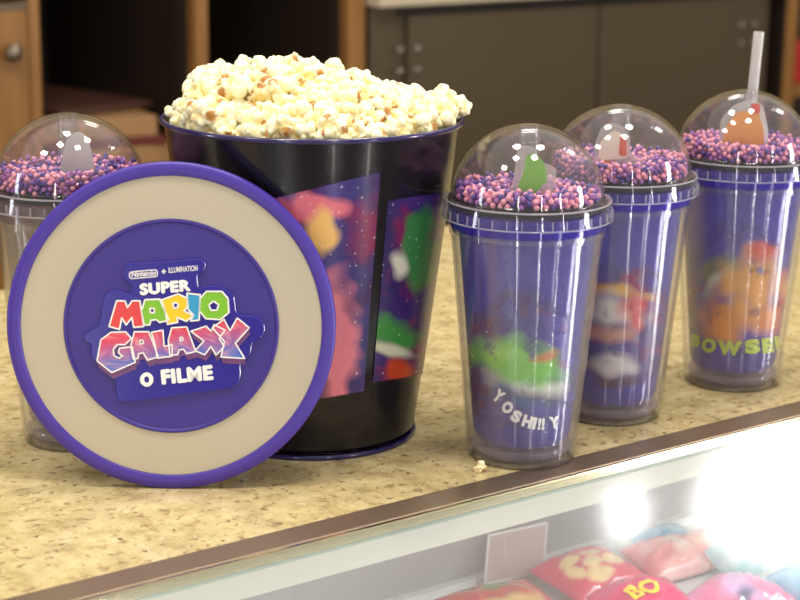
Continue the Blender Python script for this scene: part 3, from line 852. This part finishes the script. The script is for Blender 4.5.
# ------------------------------------------------------------------ round lid leaning on the bucket
LR = .0924
yaw, lean = radians(0), radians(8)
base = at_z(171.5, 488.3)
Rm = Matrix.Rotation(yaw, 4, 'Z') @ Matrix.Rotation(pi/2 - lean, 4, 'X')       # local +Z = face normal, local +Y = up the face
LM = Matrix.Translation(base) @ Rm @ Matrix.Translation((0, LR, 0))
LM = Matrix.Translation((0, 0, .0000)) @ LM
lidN = (LM.to_3x3() @ Vector((0, 0, 1))).normalized(); lidP = LM @ Vector((0, 0, .0005))
LMi = LM.inverted()
def lid_px(px, py): return LMi @ at_plane(px, py, lidP, lidN)
lid = thing('bucket_lid', 'round purple and cream lid leaning against the bucket, embossed film title', 'lid', mat=LM)
tube = lambda r0, r1, zb, zt: [(r0, zb), (r1 - .0012, zb), (r1, zb + .0012), (r1, zt - .0014), (r1 - .0012, zt), (r0 + .0008, zt), (r0, zt - .0008)]
obj('outer_rim', finish(lathe(tube(LR - .0078, LR, -.0055, .0016), 160), 'rim', sharp=50), M['lid_purple'], lid)['label'] = 'raised purple rim'
obj('cream_ring', finish(lathe([(.0606, -.0020), (LR - .0079, -.0020), (LR - .0079, .0002), (.0606, .0002)], 160), 'cream'), M['lid_cream'], lid)['label'] = 'cream ring'
obj('center_disc', finish(lathe([(0, -.0022), (.0605, -.0022), (.0605, .0008), (.0600, .0013), (.0590, .0013), (.0582, .0004), (0, .0004)], 160, closed=False), 'disc', sharp=45), M['lid_disc'], lid)['label'] = 'purple centre disc'
Z4 = lambda x, y: (60 + x/3.332, 240 + y/3.332)
def lid_shape(loops, rad_mm=0, depth=.0004, zoff=.0, offset=0.0, bevel=0.0, shift=(0, 0)):
    lp = []
    for l in loops:
        q = [lid_px(x + shift[0], y + shift[1]) for x, y in l]
        q = [(p.x, p.y) for p in q]
        lp.append(rounded(q, rad_mm) if rad_mm else q)
    me = poly_mesh(lp, depth, offset, bevel)
    for v in me.vertices: v.co.z += zoff
    return me
plate = [Z4(*p) for p in [(232, 75), (320, 73), (400, 66), (470, 60), (488, 76), (482, 103), (458, 114), (462, 160), (500, 150), (535, 153), (580, 180), (588, 238), (606, 250), (640, 250), (672, 262), (686, 295), (672, 328), (640, 342), (636, 380), (600, 412), (604, 445), (596, 478), (560, 494), (450, 510), (330, 526), (225, 541), (192, 532), (188, 500), (184, 455), (112, 400), (100, 372), (106, 345), (76, 332), (88, 306), (132, 286), (138, 240), (150, 180), (172, 165), (205, 168), (232, 182), (244, 150), (214, 132), (206, 100)]]
pl = obj('emblem_plate', lid_shape([plate], .0022, .0007, .0011, -.0006, .0006), M['emblem'], lid); pl['label'] = 'glossy raised blue-purple plate behind the title'
for p in pl.data.polygons: p.use_smooth = False
FZ = .0028
def flat_text(s, cx, cy, w, h, rot, mat, bold=.02, z=FZ, spacing=1.0, fat=0):
    a = radians(rot); out = []
    for dx, dy in (((0, 0),) if not fat else ((-fat, 0), (fat, 0), (0, -fat*.8), (0, fat*.8), (0, 0))):
        me = text_mesh(s, bold, 0, spacing)
        def f(co):
            x, y = (co.x - .5)*(w - 2*fat) + dx, (.5 - co.y)*(h - 1.6*fat) + dy
            q = lid_px(cx + x*cos(a) - y*sin(a), cy + x*sin(a) + y*cos(a)); return Vector((q.x, q.y, z + .00003*len(out)))
        map_mesh(me, f)
        bm = bmesh.new(); bm.from_mesh(me)
        r = bmesh.ops.extrude_face_region(bm, geom=bm.faces[:])
        for v in [g for g in r['geom'] if isinstance(g, bmesh.types.BMVert)]: v.co.z -= .0008
        bmesh.ops.recalc_face_normals(bm, faces=bm.faces); bm.to_mesh(me); bm.free()
        out.append((me, 0))
    return join_meshes('letters', out)
def letters(name, parts, mats, lab):
    o = obj(name, join_meshes(name, parts), mats, pl); o['label'] = lab; return o
letters('subtitle', [(flat_text('SUPER', 165.5, 287, 51, 12, -5, None, .02, spacing=1.1, fat=.8), 0)], M['white'], 'white word SUPER')
letters('subtitle', [(flat_text('O', 147.2, 379, 13.5, 14.5, -6, None, .03, fat=.9), 0), (flat_text('FILME', 187.5, 374.2, 52, 15, -5.5, None, .02, spacing=1.1, fat=.9), 0)], M['white'], 'white words O FILME')
letters('publisher_line', [(flat_text('Nintendo', 144.3, 273.2, 24.5, 5.6, -4.5, None, .03), 0), (flat_text('+', 164.2, 271.2, 4.5, 4.5, -4.5, None, .05), 0), (flat_text('ILLUMINATION', 183.5, 268.8, 29, 5.6, -4.5, None, .02), 0)], M['silver'], 'small silver publisher line')
oc = rounded([(129.2, 271.2), (158, 268.6), (158.8, 276.6), (129.8, 279.0)], 4.4, 8)
ic = rounded([(130.4, 272.3), (157.0, 269.9), (157.6, 275.6), (130.8, 277.9)], 3.4, 8)
letters('oval_frame', [(lid_shape([oc, ic], 0, .0003, FZ - .0002), 0)], M['silver'], 'thin silver oval frame')
Q1 = lambda x, y: (60 + x/6.664, 240 + y/6.664)
Q2 = lambda x, y: (160 + x/6.664, 240 + y/6.664)
Q3 = lambda x, y: (60 + x/6.664, 320 + y/6.664)
Q4 = lambda x, y: (160 + x/6.664, 320 + y/6.664)
def ribbon(loops, wd, z):
    bm = bmesh.new()
    for l in loops:
        q = [lid_px(*p) for p in l]; q = [Vector((p.x, p.y, z)) for p in q]
        for i in range(len(q)):
            p0, p1 = q[i-1], q[i]; d = (p1-p0).normalized(); nn = Vector((-d.y, d.x, 0))*wd/2
            bm.faces.new([bm.verts.new(v) for v in (p0+nn, p0-nn, p1-nn, p1+nn)])
            bm.faces.new([bm.verts.new(p1 + Vector((cos(k*pi/4), sin(k*pi/4), 0))*wd/2) for k in range(8)])
    bmesh.ops.recalc_face_normals(bm, faces=bm.faces)
    for f in bm.faces:
        if f.normal.z < 0: f.normal_flip()
    r = bmesh.ops.extrude_face_region(bm, geom=bm.faces[:])
    for v in [g for g in r['geom'] if isinstance(g, bmesh.types.BMVert)]: v.co.z -= .0009
    me = bpy.data.meshes.new('ribbon'); bm.to_mesh(me); bm.free(); return me
row1 = [
 ('red', [[Q1(*p) for p in [(382, 402), (438, 404), (454, 448), (485, 402), (537, 402), (562, 572), (496, 578), (484, 512), (446, 562), (416, 515), (401, 592), (332, 572)]]]),
 ('green', [[Q1(*p) for p in [(570, 395), (668, 391), (730, 530), (668, 546), (648, 528), (610, 530), (602, 562), (565, 562), (548, 470)]], [Q1(*p) for p in [(605, 452), (632, 452), (632, 482), (605, 482)]]]),
 ('yellow', [[Q2(*p) for p in [(14, 396), (124, 357), (184, 384), (186, 444), (164, 470), (226, 500), (180, 538), (118, 512), (122, 545), (54, 558), (38, 470)]], [Q2(*p) for p in [(90, 415), (122, 418), (124, 446), (96, 452)]]]),
 ('blue', [[Q2(*p) for p in [(183, 352), (272, 362), (264, 530), (208, 536), (228, 496), (192, 462)]]]),
 ('green', [[Q2(*p) for p in [(312, 340), (415, 340), (456, 386), (462, 480), (405, 527), (308, 520), (268, 470), (272, 385)]], [Q2(*p) for p in [(360, 404), (394, 428), (382, 464), (344, 466), (328, 430)]]]),
]
parts = []; mats = [M['white'], M['red'], M['green'], M['yellow'], M['blue']]; ix = {'red': 1, 'green': 2, 'yellow': 3, 'blue': 4}
for cn, loops in row1:
    parts.append((ribbon(loops, .00085, FZ + .0006), 0))
    parts.append((lid_shape(loops, 0, .0003, FZ + .0001), ix[cn]))
letters('title_word', parts, mats, 'upper title word in red, green, yellow and blue block letters')
row2 = [
 [[Q3(*p) for p in [(345, 78), (442, 75), (480, 119), (438, 160), (386, 160), (360, 192), (366, 236), (400, 250), (420, 236), (394, 214), (402, 184), (486, 174), (506, 278), (350, 346), (252, 268), (277, 128)]]],
 [[Q3(*p) for p in [(500, 75), (596, 75), (660, 240), (588, 264), (560, 214), (528, 220), (524, 252), (494, 256), (476, 170)]], [Q3(*p) for p in [(536, 132), (556, 130), (562, 152), (540, 156)]]],
 [[Q3(*p) for p in [(614, 78), (690, 64), (698, 172), (752, 160), (752, 236), (654, 250), (636, 150)]]],
 [[Q4(*p) for p in [(82, 48), (182, 42), (242, 205), (180, 220), (162, 190), (132, 195), (122, 226), (70, 228), (60, 130)]], [Q4(*p) for p in [(136, 112), (154, 110), (158, 130), (140, 134)]]],
 [[Z4(*p) for p in [(438, 302), (489, 285), (505, 302), (515, 280), (552, 298), (532, 325), (549, 352), (522, 381), (505, 352), (484, 380), (452, 366), (482, 334)]]],
 [[Z4(*p) for p in [(510, 290), (548, 262), (568, 300), (592, 258), (632, 290), (586, 342), (617, 392), (538, 387), (550, 336)]]],
]
parts = []
for loops in row2:
    for k in range(4): parts.append((lid_shape(loops[:1], 0, .0002, FZ - .0004 + .0001*k, 0, shift=(.5*(4-k)*.6, 1.6*(4-k))), 2))
    lz = .00012*row2.index(loops)
    parts.append((ribbon(loops, .00075, FZ + .0006 + lz), 0))
    parts.append((lid_shape(loops, 0, .0003, FZ + .0001 + lz), 1))
M['shade_print'] = principled('letter_side', lin(120, 70, 130), .35, noise_amt=.5, noise_scale=160)
bmj = join_meshes('title_word', parts)
bmx = bmesh.new(); bmx.from_mesh(bmj)
bmesh.ops.triangulate(bmx, faces=bmx.faces); bmesh.ops.subdivide_edges(bmx, edges=[e for e in bmx.edges if e.calc_length() > .002], cuts=3)
bmx.to_mesh(bmj); bmx.free()
def gal(co):
    px, py = proj(LM @ co)
    yy = (py - (345 - .13*(px - 150)))/26 + .25*noise.noise(Vector((px*.12, py*.12, 2)))
    c = mixc(lin(226, 62, 88), lin(80, 112, 200), yy*1.0 + .42)
    c = mixc(c, lin(244, 170, 170), max(0, noise.noise(Vector((px*.2, py*.2, 7)))*1.2))
    return (*c[:3], 1)
paint(bmj, gal)
o = obj('title_word', bmj, [M['white'], M['galaxy'], M['shade_print']], pl); o['label'] = 'lower title word in pink to blue block letters'

# ------------------------------------------------------------------ snacks in the case
SZ = -.1742
def pack(px, py, w, h, t, rot, tilt, colour, label, name='snack_bag', z=SZ, writing=None, roll=0):
    """a pillow bag lying on the shelf: inflated sheet pair with crimped ends and wrinkles"""
    P = at_z(px, py, z + t*.6)
    NX, NY = 36, 28; bm = bmesh.new(); seed = px*.37
    top, bot = [], []
    for j in range(NY+1):
        rt, rb_ = [], []
        for i in range(NX+1):
            u, v = i/NX*2 - 1, j/NY*2 - 1
            g = (max(0, 1 - abs(u)**3.0))**.6 * (max(0, 1 - abs(v)**2.6))**.6
            wr = .10*noise.noise(Vector((u*3.2, v*3.2, seed))) + .05*noise.noise(Vector((u*8, v*8, seed)))
            x = u*w/2*(1 - .05*(1-abs(v))*abs(u)) ; y = v*h/2*(1 - .04*abs(u))
            zz = t*(g*(1 + wr*1.6))
            rt.append(bm.verts.new((x, y, zz*.62 + .0004))); rb_.append(bm.verts.new((x, y, -zz*.38)))
        top.append(rt); bot.append(rb_)
    for S, f in ((top, 1), (bot, -1)):
        for j in range(NY):
            for i in range(NX):
                q = (S[j][i], S[j][i+1], S[j+1][i+1], S[j+1][i]); bm.faces.new(q if f > 0 else q[::-1])
    edge = [(top[0][i], bot[0][i]) for i in range(NX+1)] + [(top[j][NX], bot[j][NX]) for j in range(1, NY+1)] + [(top[NY][i], bot[NY][i]) for i in range(NX-1, -1, -1)] + [(top[j][0], bot[j][0]) for j in range(NY-1, 0, -1)]
    for k in range(len(edge)):
        a, b = edge[k], edge[(k+1) % len(edge)]; bm.faces.new((a[0], a[1], b[1], b[0]))
    me = finish(bm, name, sharp=120)
    paint(me, lambda co: (*colour(co.x/(w/2), co.y/(h/2), seed), 1))
    mm = Matrix.Translation(P) @ Matrix.Rotation(YAW + radians(rot), 4, 'Z') @ Matrix.Rotation(radians(tilt), 4, 'X') @ Matrix.Rotation(radians(roll), 4, 'Y')
    lowz = min((mm @ v.co).z for v in me.vertices)
    mm = Matrix.Translation((0, 0, z - lowz + .0002)) @ mm
    o = obj(name, me, M['bag']); o.matrix_world = mm
    tag(o, label, 'snack bag', 'snack bags in the display case')
    if writing:
        for s, cx, cy, ww, hh, r, m in writing:
            q = text_mesh(s, .04)
            def f(co):
                a = radians(r); x, y = (co.x-.5)*ww, (co.y-.5)*hh
                X, Y = cx + x*cos(a) - y*sin(a), cy + x*sin(a) + y*cos(a)
                u, v = X/(w/2), Y/(h/2)
                g = (max(0, 1 - abs(u)**3.0))**.6 * (max(0, 1 - abs(v)**2.6))**.6
                wr = .10*noise.noise(Vector((u*3.2, v*3.2, seed))) + .05*noise.noise(Vector((u*8, v*8, seed)))
                return Vector((X, Y, t*g*(1+wr*1.6)*.62 + .0028))
            map_mesh(q, f, 1); obj('lettering', q, m, o)
    return o
M['bag'] = principled('bag_film', (1, 1, 1, 1), .16, coat=.8, attr='Col', noise_amt=.06, noise_scale=40)
def c_red(u, v, s): return mixc(lin(214, 60, 40), lin(92, 120, 60), blob(u*50, v*50, 5, 30, 20, 9, 10, .6, .6, s)) if v > .2 else mixc(lin(214, 60, 40), lin(235, 190, 120), blob(u*50, v*50, 0, -5, 30, 18, 0, .6, .6, s))
def c_nut(u, v, s):
    c = lin(226, 70, 104)[:3]
    for cx, cy, rx, ry, r in ((-22, 14, 15, 9, 20), (-30, -8, 9, 14, 10), (-4, -4, 14, 11, 30), (10, 16, 14, 9, -10), (-10, -26, 18, 11, 0), (24, -8, 16, 12, 20)):
        c = mixc(c, lin(246, 214, 160), blob(u*50, v*50, cx, cy, rx, ry, r, .3, .2, s))
    return c
def c_mag(u, v, s): return mixc(lin(228, 40, 110), lin(240, 90, 140), noise.noise(Vector((u*2, v*2, s)))*.8 + .2)
def c_pale(u, v, s):
    c = mixc(lin(240, 150, 158), lin(246, 214, 208), noise.noise(Vector((u*1.6, v*1.6, s)))*1.2 + .3)
    return mixc(c, lin(120, 60, 80), blob(u*50, v*50, 5, 8, 4, 2, 20, .8, .5, s))
def c_lil(u, v, s):
    c = mixc(lin(226, 96, 140), lin(206, 160, 206), noise.noise(Vector((u*1.5, v*1.5, s)))*1.5 + .4)
    return mixc(c, lin(80, 76, 120), blob(u*50, v*50, -22, -6, 14, 8, 25, .9, .9, s))
def c_blue(u, v, s): return mixc(lin(80, 160, 214), lin(190, 222, 240), noise.noise(Vector((u*2, v*2, s))) + .4)
def c_sal(u, v, s): return mixc(lin(238, 130, 120), lin(240, 214, 190), noise.noise(Vector((u*1.8, v*1.8, s)))*1.3 + .3)
def c_teal(u, v, s): return mixc(lin(110, 170, 180), lin(180, 214, 220), noise.noise(Vector((u*2, v*2, s))) + .4)
pack(505, 612, .085, .075, .020, -6, 8, c_red, 'red and orange snack bag left of the pink ones, below the clear card holder')
pack(590, 572, .074, .058, .022, 4, 10, c_nut, 'red snack bag printed with cream nut shapes')
pack(648, 605, .066, .062, .032, -12, 10, c_mag, 'magenta snack bag with yellow letters', writing=[('BO', -.008, -.002, .024, .015, 6, M['yellow'])])
pack(668, 557, .060, .048, .020, -4, 14, c_pale, 'pale pink snack bag behind the magenta one', z=SZ + .0)
pack(746, 604, .066, .075, .034, 10, 8, c_lil, 'crinkled pink and lilac snack bag right of the magenta one')
pack(668, 540, .050, .040, .018, 0, 10, c_blue, 'light blue snack bag at the back of the shelf')
pack(708, 546, .050, .040, .022, 6, 12, c_sal, 'salmon pink snack bag next to the light blue one')
pack(738, 554, .040, .036, .030, 0, 20, c_teal, 'pale teal peaked snack bag left of the bright reflection')
pack(822, 588, .056, .070, .024, 0, 8, c_blue, 'light blue snack bag at the right edge of the photo')

# clear card holder
hd = at_z(514, 584, SZ) + Vector((0, 0, .0012))
ch = thing('card_holder', 'clear slanted card holder standing on the case shelf', 'card holder', hd, YAW - radians(6))
def sheet(w, h, t, skew): return poly_mesh([rounded([(0, 0), (w, 0), (w + skew, h), (skew, h)], .002)], t/2)
me = sheet(.052, .032, .0016, .010)
for v in me.vertices: v.co = Vector((v.co.x - .026, -v.co.z + v.co.y*.35, v.co.y + .004))
M['holder'] = clear('holder_plastic', (.95, .90, .90, 1), .1, .45, (1, .82, .80, 1))
obj('plate', me, M['holder'], ch)
bm = bmesh.new()
def rod(a, b, r=.0009):
    a, b = Vector(a), Vector(b); d = b - a
    q = bmesh.ops.create_cone(bm, segments=8, radius1=r, radius2=r, depth=d.length, cap_ends=True)
    mt = Matrix.Translation((a+b)/2) @ d.to_track_quat('Z', 'Y').to_matrix().to_4x4()
    for v in q['verts']: v.co = mt @ v.co
e = [(-.026, 0, .004), (.026, 0, .004), (.036, .0112, .036), (-.016, .0112, .036)]
for i in range(4): rod(e[i], e[(i+1) % 4])
rod((-.004, .0112, .036), (-.004, 0, .004), .0007)
obj('bright_edge', finish(bm, 'edge'), M['shelf_white'], ch)
obj('foot', box_mesh('foot', -.026, .026, -.004, .020, .0, .0030), M['holder'], ch)

# ------------------------------------------------------------------ light
def area(name, loc, target, sx, sy, power, col=(1, .93, .82), shape='RECTANGLE', roll=None):
    l = bpy.data.lights.new(name, 'AREA'); l.shape = shape; l.size = sx; l.size_y = sy; l.energy = power; l.color = col
    o = bpy.data.objects.new(name, l); C.objects.link(o); o.location = loc
    o.rotation_euler = (Vector(target) - Vector(loc)).to_track_quat('-Z', 'Y').to_euler()
    return o
def ceil_lamp(name, x, y, sx, sy, power, z=1.9, col=(1, .93, .82), shape='RECTANGLE'):
    o = area(name, (x, y, z), (x, y, 0), sx, sy, power, col, shape); o.rotation_euler = (0, 0, YAW); return o
for i_, (x_, y_) in enumerate(((-.45, .75), (.25, .70), (-.30, 1.45), (.45, 1.35))): ceil_lamp('ceiling_lamp_spot_%d' % i_, x_, y_, .20, .20, 9.0)
ceil_lamp('ceiling_lamp_left', -1.2, .4, .3, .3, 10)
ceil_lamp('ceiling_lamp_spot', 1.415, 2.11,   .09, .08, .6, col=(1, .98, .97))
ceil_lamp('ceiling_lamp_panel', 1.835, 2.375, .64, .27, 7.5, col=(1, .98, .97), shape='ELLIPSE')
ceil_lamp('ceiling_lamp_back', .2, 3.2, .5, .3, 6)
area('streak_light_right', (2.4, .8, -.05), (.1, 1.1, -.05), .22, 1.8, 40, (1, .97, .94))  # added tall light, put in for the wide bright streak on the cups
area('streak_light_front', (-.75, -1.5, -.05), (0, 1.1, -.05), .10, 1.8, 8, (1, .95, .90))  # added upright light near the camera, for vertical streaks on round walls
area('streak_light_thin', (.75, -1.2, -.05), (0, 1.1, -.05), .03, 1.8, 8, (1, .95, .90))  # added thin light, makes a narrow upright streak on bucket and cups
area('streak_light_thin_far', (1.7, -.5, -.05), (0, 1.1, -.05), .03, 1.8, 8, (1, .95, .90))  # another added thin light for a second narrow streak
area('streak_light_left', (-2.3, .6, -.05), (0, 1.1, -.05), .16, 1.8, 14, (.9, .94, 1))  # added tall light on the left, no window known there
sp_ = area('case_strip', (0, 0, 0), (0, 0, -1), 2.4, .012, 2.2, (.93, .97, 1)); 
sp_.matrix_world = Matrix.Rotation(YAW, 4, 'Z') @ Matrix.Translation((.8, .80, -.035))
w = bpy.data.worlds.new('shop_ambient'); SC.world = w; w.use_nodes = True
nt = w.node_tree; bg = nt.nodes['Background']
tc = nt.nodes.new('ShaderNodeTexCoord'); sx = nt.nodes.new('ShaderNodeSeparateXYZ'); rp_ = nt.nodes.new('ShaderNodeValToRGB')
nt.links.new(tc.outputs['Generated'], sx.inputs[0])
mr_ = nt.nodes.new('ShaderNodeMapRange'); mr_.inputs[1].default_value = -1; mr_.inputs[2].default_value = 1
nt.links.new(sx.outputs[2], mr_.inputs[0]); nt.links.new(mr_.outputs[0], rp_.inputs[0])
e = rp_.color_ramp.elements
e[0].position = .45; e[0].color = (.20, .175, .145, 1); e[1].position = .80; e[1].color = (.85, .79, .70, 1)      # dim room below, pale lit ceiling above
e.new(.58).color = (.30, .27, .23, 1)
nt.links.new(rp_.outputs[0], bg.inputs[0]); bg.inputs[1].default_value = 1.0

SC.view_settings.view_transform = 'Standard'; SC.view_settings.look = 'None'
SC.view_settings.gamma = 1; SC.view_settings.exposure = 0.0; SC.view_settings.use_curve_mapping = False
SC.cycles.max_bounces = 14; SC.cycles.transparent_max_bounces = 48; SC.cycles.glossy_bounces = 5; SC.cycles.transmission_bounces = 8
SC.cycles.use_denoising = True; SC.cycles.caustics_reflective = False; SC.cycles.caustics_refractive = False
SC.cycles.sample_clamp_indirect = 6
